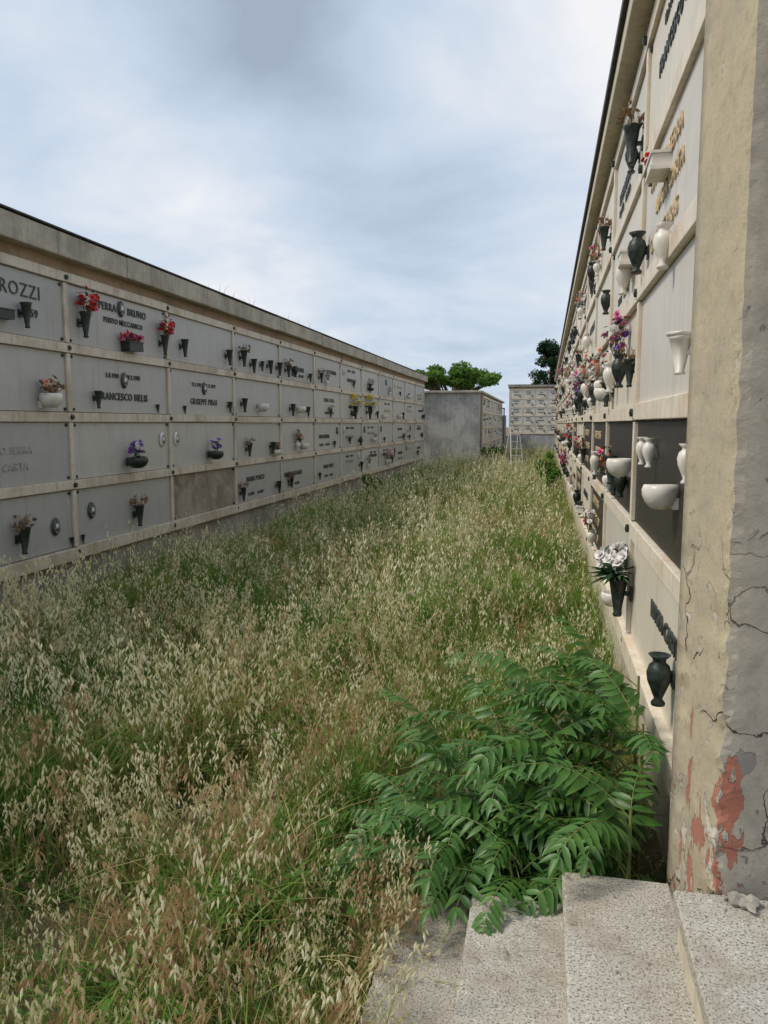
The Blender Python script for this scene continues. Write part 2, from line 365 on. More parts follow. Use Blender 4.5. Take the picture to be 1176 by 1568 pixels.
# ---------------------------------------------------------------- steps
b=MB()
edges=[(.398,.66),(.101,.50),(-.20,.34),(-.496,.18)]
ends=[2.165,2.46,2.53,2.72]
def slab(bb,x0,x1,y0,y1,z0,z1,seed):
    n=150; pts=[]
    for j in range(n+1):
        y=y0+(y1-y0)*j/n
        c=abs(noise.fractal(Vector((seed,y*14,0)),1,2,4))*.014
        pts.append((y,c))
    for j in range(n):
        (ya,ca),(yb,cb)=pts[j],pts[j+1]; ch=.006
        A=[(x0+ca*.4,ya,z0),(x0+ca*.5,ya,z1-ch-ca),(x0+ch+ca,ya,z1),(x1,ya,z1)]
        B=[(x0+cb*.4,yb,z0),(x0+cb*.5,yb,z1-ch-cb),(x0+ch+cb,yb,z1),(x1,yb,z1)]
        for q in range(3): bb.face([A[q],A[q+1],B[q+1],B[q]][::-1])
    bb.face([(x0,y1,z0),(x0,y1,z1-.01),(x0+.01,y1,z1),(x1,y1,z1),(x1,y1,z0)])
    bb.face([(x0,y0,z0),(x1,y0,z0),(x1,y0,z1),(x0+.01,y0,z1),(x0,y0,z1-.01)])
for k2,((x,z),ye) in enumerate(zip(edges,ends)):
    x1=edges[k2-1][0]+.02 if k2 else 2.2
    slab(b,x-.015,x1,-1.5,ye,z-.045,z,k2+3)
b2=MB()
for k2,((x,z),ye) in enumerate(zip(edges,ends)):
    x1=edges[k2-1][0]+.012 if k2 else 2.2
    b2.box(x,x1,-1.45,ye-.01-.003*k2,-.1,z-.046)
es=empty('stone_steps'); b.obj('granite_treads',[M_granite],es); b2.obj('risers',[M_plaster],es)
b=MB(); rr=random.Random(5)
def rock(bb,c,r,rr,m=0):
    ph=(1+5**.5)/2
    base=[(-1,ph,0),(1,ph,0),(-1,-ph,0),(1,-ph,0),(0,-1,ph),(0,1,ph),(0,-1,-ph),(0,1,-ph),(ph,0,-1),(ph,0,1),(-ph,0,-1),(-ph,0,1)]
    s=[rr.uniform(.6,1.2) for _ in range(3)]; i=len(bb.v)
    for p in base:
        q=rr.uniform(.7,1.15)*r/1.9; bb.v.append((c[0]+p[0]*q*s[0],c[1]+p[1]*q*s[1],c[2]+p[2]*q*s[2]*.7))
    for f in [(0,11,5),(0,5,1),(0,1,7),(0,7,10),(0,10,11),(1,5,9),(5,11,4),(11,10,2),(10,7,6),(7,1,8),(3,9,4),(3,4,2),(3,2,6),(3,6,8),(3,8,9),(4,9,5),(2,4,11),(6,2,10),(8,6,7),(9,8,1)]:
        bb.f.append(tuple(i+q for q in f)); bb.m.append(m); bb.sm.append(False)
for q in range(11): rock(b,(rr.uniform(.50,.72),rr.uniform(2.06,2.15),.672),rr.uniform(.008,.03),rr)
for q in range(110): 
    x=rr.uniform(-.45,.7); z=.66 if x>.4 else .5 if x>.1 else .34 if x>-.2 else .18
    rock(b,(x,rr.uniform(1.5,2.35) if x<.4 else rr.uniform(1.7,2.15),z+.002),rr.uniform(.002,.007),rr)
b.obj('plaster_rubble',[M_base])
# ---------------------------------------------------------------- vases
def bloom(b,c,r,m,rr):
    c=Vector(c); ax=Vector((rr.uniform(-.7,.7),rr.uniform(-1,.1),rr.uniform(.1,1))).normalized()
    for n,t,s in ((6,.25,1),(5,.75,.75),(3,1.2,.5)):
        e1=ax.orthogonal().normalized(); e2=ax.cross(e1)
        for q in range(n):
            a=2*math.pi*(q+rr.random()*.4)/n; d=(e1*math.cos(a)+e2*math.sin(a)); sd=(-e1*math.sin(a)+e2*math.cos(a))
            out=(d*math.cos(t)+ax*math.sin(t))*r*s
            b.face([c,c+out*.6+sd*r*.42*s,c+out,c+out*.6-sd*r*.42*s],m)
def leaf(b,c,d,l,w,m):
    c=Vector(c); d=Vector(d).normalized(); sd=d.cross(Vector((0,0,1)))
    if sd.length<.1: sd=Vector((1,0,0))
    sd.normalize(); dn=Vector((0,0,-.15*l))
    b.face([c,c+d*l*.45+sd*w,c+d*l+dn,c+d*l*.45-sd*w],m)
def bouquet(b,c,rx,rz,n,cols,ml,rr,br=.03,nl=18,stem=.1):
    c=Vector(c)
    for q in range(n):
        while True:
            p=Vector((rr.uniform(-1,1),rr.uniform(-1,1),rr.uniform(-1,1)))
            if .3<p.length<1: break
        P=c+Vector((p.x*rx,p.y*rx*.8,p.z*rz)); bloom(b,P,br*rr.uniform(.7,1.2),rr.choice(cols),rr)
        b.tube([c+Vector((0,0,-rz-stem)),P],[.002,.0015],3,ml)
    for q in range(nl):
        a=rr.uniform(0,6.28); d=Vector((math.cos(a),math.sin(a),rr.uniform(-.5,1)))
        leaf(b,c+Vector((rr.uniform(-1,1)*rx*.5,rr.uniform(-1,1)*rx*.5,rr.uniform(-1,.5)*rz)),d,rr.uniform(.04,.09),rr.uniform(.008,.016),ml)
MATS=[M_bronze,M_white,M_leafd,M_red,M_pink,M_purp,M_wht,M_yel,M_org,M_dry]
CONE=[(.02,0),(.024,.012),(.018,.02),(.045,.2),(.054,.215),(.05,.222),(.042,.21),(.036,.18)]
URN=[(.03,0),(.032,.012),(.018,.03),(.03,.06),(.05,.11),(.055,.15),(.045,.185),(.028,.20),(.03,.215),(.05,.235),(.046,.236),(.025,.215)]
BOWL=[(.03,0),(.05,.008),(.075,.035),(.09,.07),(.092,.10),(.082,.125),(.075,.125),(.08,.10),(.07,.08)]
def mk(kind,seed):
    rr=random.Random(seed); b=MB(); c=(0,-.085,0)
    def br(z,m=0): b.box(-.012,.012,-.06,-.018,z-.01,z+.01,m); b.box(-.03,.03,-.03,-.018,z-.035,z+.035,m)
    if kind=='cone': b.lathe(CONE,c,16,0); br(.13)
    if kind=='urn': b.lathe(URN,c,18,0); br(.12); 
    if kind=='wurn': b.lathe(URN,c,18,1); br(.12,1)
    if kind=='wcone': b.lathe([(r*1.1,z*.8) for r,z in CONE],c,4,1); b.lathe([(.06,0),(.066,.01),(.066,.02)],(0,-.085,.175),4,1); br(.1,1)
    if kind in('bowl','bowldry'): b.lathe(BOWL,(0,-.105,0),22,1,1.1,1); b.box(-.05,.05,-.05,-.01,.0,.06,1)
    if kind=='box': b.box(-.13,.13,-.16,-.015,0,.025,1); b.box(-.12,.12,-.15,-.02,.027,.10,1); b.box(-.13,.13,-.16,-.018,.102,.12,1)
    if kind=='dbox': b.box(-.17,.17,-.15,-.03,0,.11,0); b.box(-.18,.18,-.16,-.025,.112,.125,0)
    if kind=='dbowl': b.lathe([(r,z*.8) for r,z in BOWL],(0,-.115,.02),18,0,1.3,1); br(.08)
    if kind=='red': b.lathe(CONE,c,14,0); br(.13); bouquet(b,(0,-.1,.33),.11,.12,16,[3,3,3,4],2,rr,.042,20)
    if kind=='redbox':
        b.box(-.17,.17,-.15,-.03,0,.11,0); b.box(-.18,.18,-.16,-.025,.112,.125,0)
        for q in range(8): bouquet(b,(-.21+.06*q,-.09,.17+rr.uniform(0,.05)),.06,.05,6,[3,4,4,4],2,rr,.032,9,.02)
    if kind=='purple': b.lathe([(r,z*.8) for r,z in BOWL],(0,-.115,0),18,0,1.2,1); br(.06); bouquet(b,(0,-.11,.19),.08,.09,13,[5,5,5,6],2,rr,.034,14,.04)
    if kind=='pink': b.lathe(URN,c,16,0); br(.12); bouquet(b,(0,-.11,.40),.11,.16,28,[4,4,5,6,3,4],2,rr,.038,18,.05)
    if kind=='mix': b.lathe([(r,z*.8) for r,z in URN],c,16,1); br(.1,1); bouquet(b,(0,-.11,.30),.10,.12,20,[8,6,9,4,8,6],2,rr,.036,18,.05)
    if kind=='white': 
        b.lathe([(r,z*.9) for r,z in CONE],c,14,0); br(.12); bouquet(b,(0,-.11,.31),.12,.06,20,[6],2,rr,.036,10,.05)
        for q in range(46):
            a=rr.uniform(0,6.28); leaf(b,(0,-.1,.22),(math.cos(a),math.sin(a)-.2,rr.uniform(-.4,.9)),rr.uniform(.09,.17),.014,2)
    if kind=='yellow': b.lathe(CONE,c,12,0); br(.12); bouquet(b,(0,-.11,.32),.16,.13,26,[7],2,rr,.034,14)
    if kind=='dry':
        b.lathe(CONE,c,12,0); br(.12)
        for q in range(18):
            a=rr.uniform(0,6.28); p0=Vector((0,-.085,.2)); p1=p0+Vector((math.cos(a)*.05,math.sin(a)*.04,rr.uniform(.04,.14))); p2=p1+Vector((math.cos(a)*.04,math.sin(a)*.03,-rr.uniform(0,.08)))
            b.tube([p0,p1,p2],[.002,.0018,.001],3,9); bloom(b,p2,.024,9,rr)
    if kind=='bowldry': bouquet(b,(0,-.115,.17),.12,.10,20,[9,9,9,8],9,rr,.034,26,.03)
    return b.mesh('vase',MATS)
KN={'cone':'bronze_flower_vase','urn':'bronze_urn_vase','wurn':'marble_urn_vase','wcone':'marble_cup_vase','bowl':'marble_flower_bowl','bowldry':'dried_flower_bowl','box':'marble_planter','dbox':'bronze_planter','dbowl':'bronze_bowl',
 'red':'red_flower_vase','redbox':'flower_planter','purple':'purple_flower_bowl','pink':'pink_flower_bouquet','mix':'mixed_flower_bouquet','white':'white_flower_bouquet','yellow':'yellow_flower_bouquet','dry':'dried_flower_vase'}
pool={}
def vase(kind,M,u,z,s=1,out=0):
    key=(kind,int(abs(u)*7)%3)
    if key not in pool: pool[key]=mk(kind,len(pool)*13+5)
    o=bpy.data.objects.new(KN[kind],pool[key]); scene.collection.objects.link(o)
    o.matrix_world=M@Matrix.Translation((u,-out,z))@Matrix.Rotation(R.uniform(-.06,.06),4,'Y')@Matrix.Scale(s,4)
def zr(r,d=.12): return Z0+r*PI+d
for kd,u,r,d,s in [('dbox',6.45,3,.17,.75),('cone',6.78,3,.12,1.1),('red',7.74,3,.13,1.25),('redbox',8.75,3,.07,.95),('red',9.56,3,.10,1.15),('cone',10.15,3,.12,1.1),('cone',11.72,3,.12,1.1),('dry',12.3,3,.14,1.2),
  ('bowldry',7.05,2,.09,1.2),('cone',7.98,2,.10,.9),('cone',9.42,2,.07,.5),('cone',10.2,2,.07,.5),('cone',11.75,2,.10,.8),('bowl',13.1,2,.14,1.1),('bowl',15.3,2,.14,1.1),
  ('purple',8.65,1,.12,1.35),('purple',10.98,1,.12,1.25),('dry',12.5,1,.1,1),('bowldry',13.8,1,.06,.9),('dry',15.3,1,.16,.9),
  ('dry',6.55,0,.13,1.2),('cone',7.42,0,.07,.45),('cone',7.62,0,.07,.45),('dry',8.75,0,.12,1.2),('dry',12.2,0,.1,1),('cone',13.6,3,.1,1.1),('cone',14.1,3,.1,1.1),('dry',14.6,3,.1,1.1),
  ('yellow',19.9,2,.05,1.5),('yellow',21.6,2,.05,1.6),('dry',16.9,3,.1,1),('mix',24.5,0,.05,1.2),('mix',17.4,3,.05,.8)]:
    vase(kd,ML,u,zr(r,d),s)
rr=random.Random(17)
for i in range(5,14):
    for r in range(4):
        for q in range(2):
            if rr.random()<.68: vase(rr.choice(['cone','cone','urn','dry','cone','bowl','dbowl','mix','cone','dry']),ML,uL[i]+rr.uniform(.2,2.05),zr(r,rr.uniform(.06,.13)),rr.uniform(.7,1.1))
for kd,Y,z,s in [('urn',3.39,.76,.95),('white',5.05,.74,1.25),('bowl',3.5,1.60,.85),('bowl',5.3,1.62,.95),('wcone',3.25,2.16,.85),('wurn',3.85,2.68,.85),('urn',4.85,2.84,1.0),
   ('wurn',4.5,1.74,.65),('wurn',4.2,1.74,.65),('wurn',3.1,1.74,.65),
   ('pink',5.75,2.22,1.0),('urn',5.55,1.46,.8),('box',4.15,3.18,.75),('box',5.6,3.02,.8),('dbox',2.95,3.72,.9),('wurn',6.6,2.22,1),('urn',5.9,2.9,.8),('mix',7.6,2.2,1.1),('urn',8.8,2.2,1.0),
   ('mix',9.8,2.25,1.3),('urn',11.2,2.2,1.2),('pink',12.6,2.15,1.2),('wurn',8.1,1.45,1),('cone',6.2,1.5,1),('cone',6.9,1.48,1),('red',4.75,3.30,.45),('urn',7.4,2.95,.9),('dry',5.2,2.2,.8)]:
    vase(kd,MR,-Y,z,s)
rr=random.Random(23)
for i in range(0,nR-1):
    for r in range(5):
        for q in range(2):
            if rr.random()<.75: vase(rr.choice(['cone','urn','urn','cone','bowl','dry','box','mix','cone','urn','pink','dry','dbowl','mix']) if r!=3 else rr.choice(['cone','urn','wurn','box','urn','mix','dry']),MR,uR[i]+rr.uniform(.2,2.05),zr(r,rr.uniform(.07,.13)),rr.uniform(.75,1.1))
b=MB(); S=400
b.face([(-S,-S,0),(S,-S,0),(S,S,0),(-S,S,0)]); b.obj('ground',[M_soil])
# ---------------------------------------------------------------- grass
gcol=bpy.data.collections.new('grass_sources')
GM=[M_gr,M_st,M_sp,M_spb,M_br,M_weed]
def blade(b,rr,base,h,w,lean,m,seg=5):
    a=rr.uniform(0,6.28); d=Vector((math.cos(a),math.sin(a),0)); side=Vector((-d.y,d.x,0)); sa=rr.uniform(-.8,.8); side=(side*math.cos(sa)+d*math.sin(sa))
    pts=[];ws=[]
    for j in range(seg+1):
        t=j/seg; pts.append(Vector(base)+d*lean*h*t*t+Vector((0,0,h*(t-.35*lean*t*t*t)))); ws.append(w*(1-t**2)+.0006)
    b.ribbon(pts,ws,side,m); return pts,d
def spike(b,rr,p,l,w,m,two=True):
    d=Vector((rr.uniform(-.6,.6),rr.uniform(-.6,.6),-1)).normalized()
    a=d.orthogonal().normalized(); c=d.cross(a); t=rr.uniform(0,3); a2=a*math.cos(t)+c*math.sin(t); c2=d.cross(a2)
    for s in ((a2,c2) if two else (a2,)): b.face([p,p+d*l*.4+s*w*.5,p+d*l,p+d*l*.4-s*w*.5],m)
def oat(b,rr,base,h,ms,msp,n=12,sl=.030,lod=0):
    sg=(6,4,3)[lod]
    pts,d=blade(b,rr,base,h,(.003,.005,.008)[lod],rr.uniform(.05,.5),ms,sg)
    n=(n,int(n*.7),5)[lod]; sl*=(1,1.2,1.75)[lod]
    for q in range(n):
        t=1-.30*(q/n)*rr.uniform(.7,1.1); f=t*sg; j=min(sg-1,int(f)); P=pts[j].lerp(pts[j+1],f-j)
        a=rr.uniform(0,6.28); r=rr.uniform(.006,.034)*(1.2-(t-.6)); E=P+Vector((math.cos(a)*r,math.sin(a)*r,rr.uniform(-.012,.02)))
        if lod==0: b.ribbon([P,E],[.0009,.0007],Vector((-math.sin(a),math.cos(a),0)),ms)
        spike(b,rr,E,sl*rr.uniform(.8,1.25),sl*(.27,.29,.31)[lod],msp,lod==0)
def tuft(kind,seed,lod):
    rr=random.Random(seed); b=MB(); K=(1,.7,.45)[lod]; W=(1,1.4,2.1)[lod]; sg=(5,3,2)[lod]
    bp=lambda r=.13:(rr.gauss(0,r*.6),rr.gauss(0,r*.6),0)
    nn=lambda x:max(1,int(x*K+.5))
    if kind=='g':
        for q in range(nn(34)): blade(b,rr,bp(),rr.uniform(.18,.55),rr.uniform(.005,.010)*W,rr.uniform(.1,.9),0,sg)
        for q in range(nn(2)): oat(b,rr,bp(),rr.uniform(.45,.62),0,2,9,.028,lod)
    if kind=='o':
        for q in range(nn(7)): oat(b,rr,bp(.17),rr.uniform(.42,.84),rr.choice([0,0,1]),2,14,.033,lod)
        for q in range(nn(18)): blade(b,rr,bp(),rr.uniform(.2,.48),.007*W,rr.uniform(.2,1),rr.choice([0,0,0,1]),sg)
    if kind=='b':
        for q in range(nn(7)): oat(b,rr,bp(.15),rr.uniform(.3,.62),rr.choice([4,4,1]),3,14,.033,lod)
        for q in range(nn(16)): blade(b,rr,bp(),rr.uniform(.15,.45),.006*W,rr.uniform(.3,1.2),rr.choice([4,1,0,0]),sg)
    if kind=='s':
        for q in range(nn(22)): blade(b,rr,bp(.16),rr.uniform(.2,.6),.005*W,rr.uniform(.3,1.5),rr.choice([1,4,1,0]),sg)
    if kind=='w':
        for q in range(nn(9)):
            pts,d=blade(b,rr,bp(.1),rr.uniform(.12,.36),.004*W,rr.uniform(.1,.6),0,5)
            for j in range(1,6):
                for e in range(3 if lod==0 else 2):
                    a=rr.uniform(0,6.28); leaf(b,pts[j],(math.cos(a),math.sin(a),rr.uniform(0,.6)),rr.uniform(.025,.05)*W**.4,rr.uniform(.007,.014)*W**.4,5)
    return b.mesh('grass_'+kind,GM)
kinds=['b','b','b','g','g','g','g','o','o','o','o','s','s','w','w']
NK=len(kinds)
for lod in range(3):
    for i,kd in enumerate(kinds):
        o=bpy.data.objects.new('src_%02d_%s'%(i+lod*NK,kd),tuft(kd,100+i+lod*50,lod)); gcol.objects.link(o)
idx_of={}
for i,kd in enumerate(kinds): idx_of.setdefault(kd,[]).append(i)
pts=[];idx=[];rot=[];scl=[];rnd=[]
rr=random.Random(77)
def addp(x,y,lod):
    if x>-.53 and y<2.75 and not (x>.12 and y>2.55): return
    n1=noise.noise(Vector((x*.9,y*.5,0))); n2=noise.noise(Vector((x*.7+9,y*.35,4))); n3=noise.noise(Vector((x*2.1,y*2.1,8)))
    n4=noise.noise(Vector((x*1.3+3,y*1.1,14)))
    near=max(0,min(1,(5.0-y)/3.5))
    wb=.25+1.4*max(0,n2)+.85*near*(1 if x<-.6 else .4); wg=1.6+2.2*max(0,n1)+(1.8 if x>-.9 else 0)+max(0,(-x-3.2))*1.0; wo=.95+2.0*max(0,n3); ws=.25+.35*near+max(0,n2)*.7; ww=.45+(.5 if x>-.9 else 0)+1.2*max(0,n4)
    kd=rr.choices(['b','g','o','s','w'],[wb,wg,wo,ws,ww])[0]
    h=1+.40*n1+.50*n4
    if x<-4.3: h*=.68
    if x>.1: h*=.8
    if y<2.6: h*=.85
    if -.9<x and 2<y<3.4: h*=.62
    s=h*rr.uniform(.65,1.2)
    pts.append((x,y,-.01)); rnd.append(rr.random()); idx.append(rr.choice(idx_of[kd])+lod*NK); rot.append((rr.uniform(-.12,.12),rr.uniform(-.12,.12),rr.uniform(0,6.28))); scl.append((s*rr.uniform(.9,1.2),s*rr.uniform(.9,1.2),s))
def region(x0,x1,y0,y1,d,lod):
    n=int((x1-x0)*(y1-y0)*d)
    for q in range(n): addp(rr.uniform(x0,x1),rr.uniform(y0,y1),lod)
region(-4.0,.54,.7,6.0,64,0); region(-2.6,-.53,.9,2.8,30,0); region(-5.0,-4.0,2,6.0,50,0); region(-5.0,.54,6.0,14,54,1); region(-5.0,.54,14,33.5,34,2); region(-2.7,.54,33.5,52,18,2)
# dry stalks leaning over the lowest step
for q in range(26): 
    y=rr.uniform(1.5,2.75); pts.append((rr.uniform(-.60,-.52),y,-.01)); rnd.append(rr.random()); idx.append(rr.choice(idx_of[rr.choice('bbso')])); rot.append((0,rr.uniform(.1,.3),rr.uniform(-.3,.3))); s=rr.uniform(.6,.95); scl.append((s,s,s))
me=bpy.data.meshes.new('tall_grass'); me.from_pydata(pts,[],[])
a=me.attributes.new('idx','INT','POINT'); a.data.foreach_set('value',idx)
a=me.attributes.new('rnd','FLOAT','POINT'); a.data.foreach_set('value',rnd)
a=me.attributes.new('rot','FLOAT_VECTOR','POINT'); a.data.foreach_set('vector',[c for r in rot for c in r])
a=me.attributes.new('scl','FLOAT_VECTOR','POINT'); a.data.foreach_set('vector',[c for r in scl for c in r])
for m in GM: me.materials.append(m)
og=bpy.data.objects.new('tall_grass',me); scene.collection.objects.link(og)
ng=bpy.data.node_groups.new('scatter','GeometryNodeTree'); ng.interface.new_socket('Geometry',in_out='INPUT',socket_type='NodeSocketGeometry'); ng.interface.new_socket('Geometry',in_out='OUTPUT',socket_type='NodeSocketGeometry')
gi=ng.nodes.new('NodeGroupInput'); go=ng.nodes.new('NodeGroupOutput'); ip=ng.nodes.new('GeometryNodeInstanceOnPoints'); ci=ng.nodes.new('GeometryNodeCollectionInfo'); rz=ng.nodes.new('GeometryNodeRealizeInstances')
ci.inputs['Collection'].default_value=gcol; ci.inputs['Separate Children'].default_value=True; ci.inputs['Reset Children'].default_value=True
ip.inputs['Pick Instance'].default_value=True
def na(nm,t):
    n=ng.nodes.new('GeometryNodeInputNamedAttribute'); n.data_type=t; n.inputs['Name'].default_value=nm
    return [o for o in n.outputs if o.name=='Attribute' and o.enabled][0]
ng.links.new(gi.outputs[0],ip.inputs['Points']); ng.links.new(ci.outputs[0],ip.inputs['Instance'])
ng.links.new(na('idx','INT'),ip.inputs['Instance Index']); ng.links.new(na('rot','FLOAT_VECTOR'),ip.inputs['Rotation']); ng.links.new(na('scl','FLOAT_VECTOR'),ip.inputs['Scale'])
ng.links.new(ip.outputs[0],rz.inputs[0]); ng.links.new(rz.outputs[0],go.inputs[0])
md=og.modifiers.new('scatter','NODES'); md.node_group=ng
# ---------------------------------------------------------------- tree-of-heaven sapling
def leaflet(b,p,d,up,l,w,m=0):
    d=d.normalized(); s=d.cross(up).normalized(); up=s.cross(d)
    prof=[(0,.15),(.15,.85),(.4,1),(.7,.66),(1,.02)]
    i=len(b.v)
    for t,ww in prof:
        c=p+d*l*t+up*(-.25*l*t*t)
        b.v.append(tuple(c-s*w*ww+up*w*ww*.35)); b.v.append(tuple(c)); b.v.append(tuple(c+s*w*ww+up*w*ww*.35))
    for j in range(4):
        for q in (0,1):
            k0=i+3*j+q; b.f.append((k0,k0+1,k0+4,k0+3)); b.m.append(m); b.sm.append(True)
def frond(b,base,az,elev,L,rr):
    d=Vector((math.cos(az)*math.cos(elev),math.sin(az)*math.cos(elev),math.sin(elev))); p=Vector(base); pts=[p.copy()]; n=rr.choice([12,13,14])
    sw=rr.uniform(-.04,.04)
    for j in range(n):
        d=(d+Vector((-d.y*sw,d.x*sw,-.075-.018*j*.3))).normalized(); p=p+d*L/n; pts.append(p.copy())
    b.tube(pts,[.003*(1-.6*j/n) for j in range(n+1)],4,1)
    roll=rr.uniform(-.35,.35)
    for j in range(3,n+1):
        dd=(pts[j]-pts[j-1]).normalized(); side=dd.cross(Vector((0,0,1))).normalized(); up=side.cross(dd)
        side=(side*math.cos(roll)+up*math.sin(roll)).normalized(); up=side.cross(dd)
        t=(j-3)/(n-3)
        for s in (-1,1):
            if rr.random()<.04: continue
            l=.130*(1-.42*t)*rr.uniform(.78,1.15)*L/.5
            dr=(side*s+dd*(.35+.5*t+rr.uniform(-.15,.15))+Vector((0,0,rr.uniform(-.5,.05)))).normalized()
            leaflet(b,pts[j]+dd*rr.uniform(-.006,.006),dr,up,l,l*rr.uniform(.125,.16))
    leaflet(b,pts[-1],(pts[-1]-pts[-2]),Vector((0,0,1)),.08,.012)
b=MB(); rr=random.Random(31)
stems=[((.16,2.95),.62),((-.05,3.05),.62),((.30,3.25),.82),((.05,3.45),.82),((-.24,2.95),.48),((.34,2.85),.60),((.22,2.68),.44),((-.02,2.80),.40),((.30,3.7),.80),((-.36,3.2),.52),((-.42,2.92),.34),((.12,3.15),.72),((-.15,3.3),.64),((.32,2.66),.64),((.40,3.05),.80),
 ((-.28,2.76),.40),((-.46,2.78),.28),((-.05,2.64),.42),((.42,3.4),.88),((-.5,3.05),.36)]
for (x,y),h in stems:
    top=Vector((x+rr.uniform(-.06,.06)*(x<.3),y+rr.uniform(-.08,.04)*(x<.3),h)); b.tube([(x,y,0),(x,y,h*.5),tuple(top)],[.010,.008,.005],6,1)
    nf=10
    for q in range(nf):
        t=.4+.6*q/nf; az=q*2.4+rr.uniform(-.4,.4)
        if x>.1 and math.cos(az)>.2: az=math.pi-az
        frond(b,Vector((x,y,h*t)),az,rr.uniform(.2,.8)+.45*(q/nf),rr.uniform(.34,.54)*(1 if h>.45 else .8),rr)
b.obj('tree_of_heaven_sapling',[M_ail,M_rach])
b=MB()
for q in range(34):
    x=rr.uniform(-.75,-.5); y=rr.uniform(2.4,2.85); z=rr.uniform(.05,.25); a=rr.uniform(0,6.28)
    c=Vector((x,y,z)); d=Vector((math.cos(a),math.sin(a),rr.uniform(-.1,.5))).normalized(); s=d.cross(Vector((0,0,1))).normalized(); l=rr.uniform(.03,.055)
    b.tube([(x,y,0),tuple(c)],[.0015,.001],3,1)
    b.face([c,c-d*l*.15+s*l*.35,c+d*l*.25+s*l*.45,c+d*l],0); b.face([c,c+d*l,c+d*l*.25-s*l*.45,c-d*l*.15-s*l*.35],0)
b.obj('bindweed',[M_weed,M_gr])
# ---------------------------------------------------------------- trees / bushes
def crown(b,clumps,n,ls,rr,m=0):
    for q in range(n):
        cx,cy,cz,rx,rz=rr.choice(clumps)
        while True:
            p=Vector((rr.uniform(-1,1),rr.uniform(-1,1),rr.uniform(-1,1)))
            if .45<p.length<1: break
        P=Vector((cx+p.x*rx,cy+p.y*rx,cz+p.z*rz)); d=Vector((rr.gauss(0,1),rr.gauss(0,1),rr.gauss(0,.6))).normalized(); s=d.orthogonal().normalized(); l=ls*rr.uniform(.6,1.3)
        b.face([P,P+d*l*.5+s*l*.3,P+d*l,P+d*l*.5-s*l*.3],m)
rr=random.Random(8)
b=MB(); bx,by=-7.1,60
b.tube([(bx,by,0),(bx+.1,by,2),(bx-.05,by,3.6)],[.3,.24,.18],8,1)
cl=[]
for q in range(48):
    a=rr.uniform(0,6.28); r=rr.uniform(.1,1)**.6*3.3; c=(bx+math.cos(a)*r,by+math.sin(a)*r,5.1+rr.uniform(-.5,1.5)*(1-r/5.0),rr.uniform(.4,.8),rr.uniform(.22,.38)); cl.append(c)
    b.tube([(bx,by,3.4),((bx+c[0])/2,(by+c[1])/2,4.3),(c[0],c[1],c[2])],[.12,.07,.03],5,1)
crown(b,cl,14000,.22,rr); b.obj('acacia_tree',[M_tree,M_wood])
b=MB(); bx,by=.35,75
b.tube([(bx,by,0),(bx,by,5),(bx,by,9.3)],[.3,.2,.05],8,1); cl=[]
for q in range(60):
    z=rr.uniform(2,9.4); r=(1.95*max(0,1-((z-4.5)/5.4)**2)**.5)*rr.uniform(.3,.95); a=rr.uniform(0,6.28)
    cl.append((bx+r*math.cos(a),by+r*math.sin(a),z,rr.uniform(.4,.65),rr.uniform(.4,.7)))
crown(b,cl,16000,.2,rr); b.obj('cypress_tree',[M_con,M_wood])
for (x,y,r,h) in [(.0,27,.38,.95),(.2,30,.3,.9),(.15,22,.3,.8),(-2.5,34.5,.35,.9),(-2.2,37,.4,1.0),(-4.6,20,.3,.6)]:
    b=MB(); cl=[(x+rr.uniform(-r,r)*.7,y+rr.uniform(-r,r),h*rr.uniform(.3,.85),r*.45,r*.4) for q in range(9)]
    for c in cl: b.tube([(x,y,0),c[:3]],[.015,.006],4,1)
    crown(b,cl,1600,.07,rr); b.obj('shrub',[M_tree,M_wood])
b=MB()
for q in range(50):
    y=rr.choice([rr.uniform(14,17),rr.uniform(11,13),rr.uniform(20,28)]); blade(b,rr,(XL+.05+rr.uniform(-.1,.08),y,Z0+4*PI+.42),rr.uniform(.08,.28),.006,.5,rr.choice([0,1]))
b.obj('roof_weeds',[M_gr,M_st])
b=MB(); 
for s in (-1,1):
    b.tube([(s*.27,-.35,0),(s*.17,0,1.8)],[.02,.02],6); b.tube([(s*.27,.45,0),(s*.17,.04,1.8)],[.017,.017],6)
for q in range(1,7):
    t=q/7; w=.27-.1*t; b.box(-w,w,-.35*(1-t)-.03,-.35*(1-t)+.03,1.8*t-.01,1.8*t+.01)
b.box(-.2,.2,-.05,.1,1.8,1.83); b.tube([(-.25,.4,.3),(.25,.4,.3)],[.01,.01],5)
b.obj('step_ladder',[simple('white_painted_metal',(.7,.7,.7),.4,.1,10)],None,Matrix.Translation((-1.15,29.5,0))@Matrix.Rotation(.5,4,'Z'))
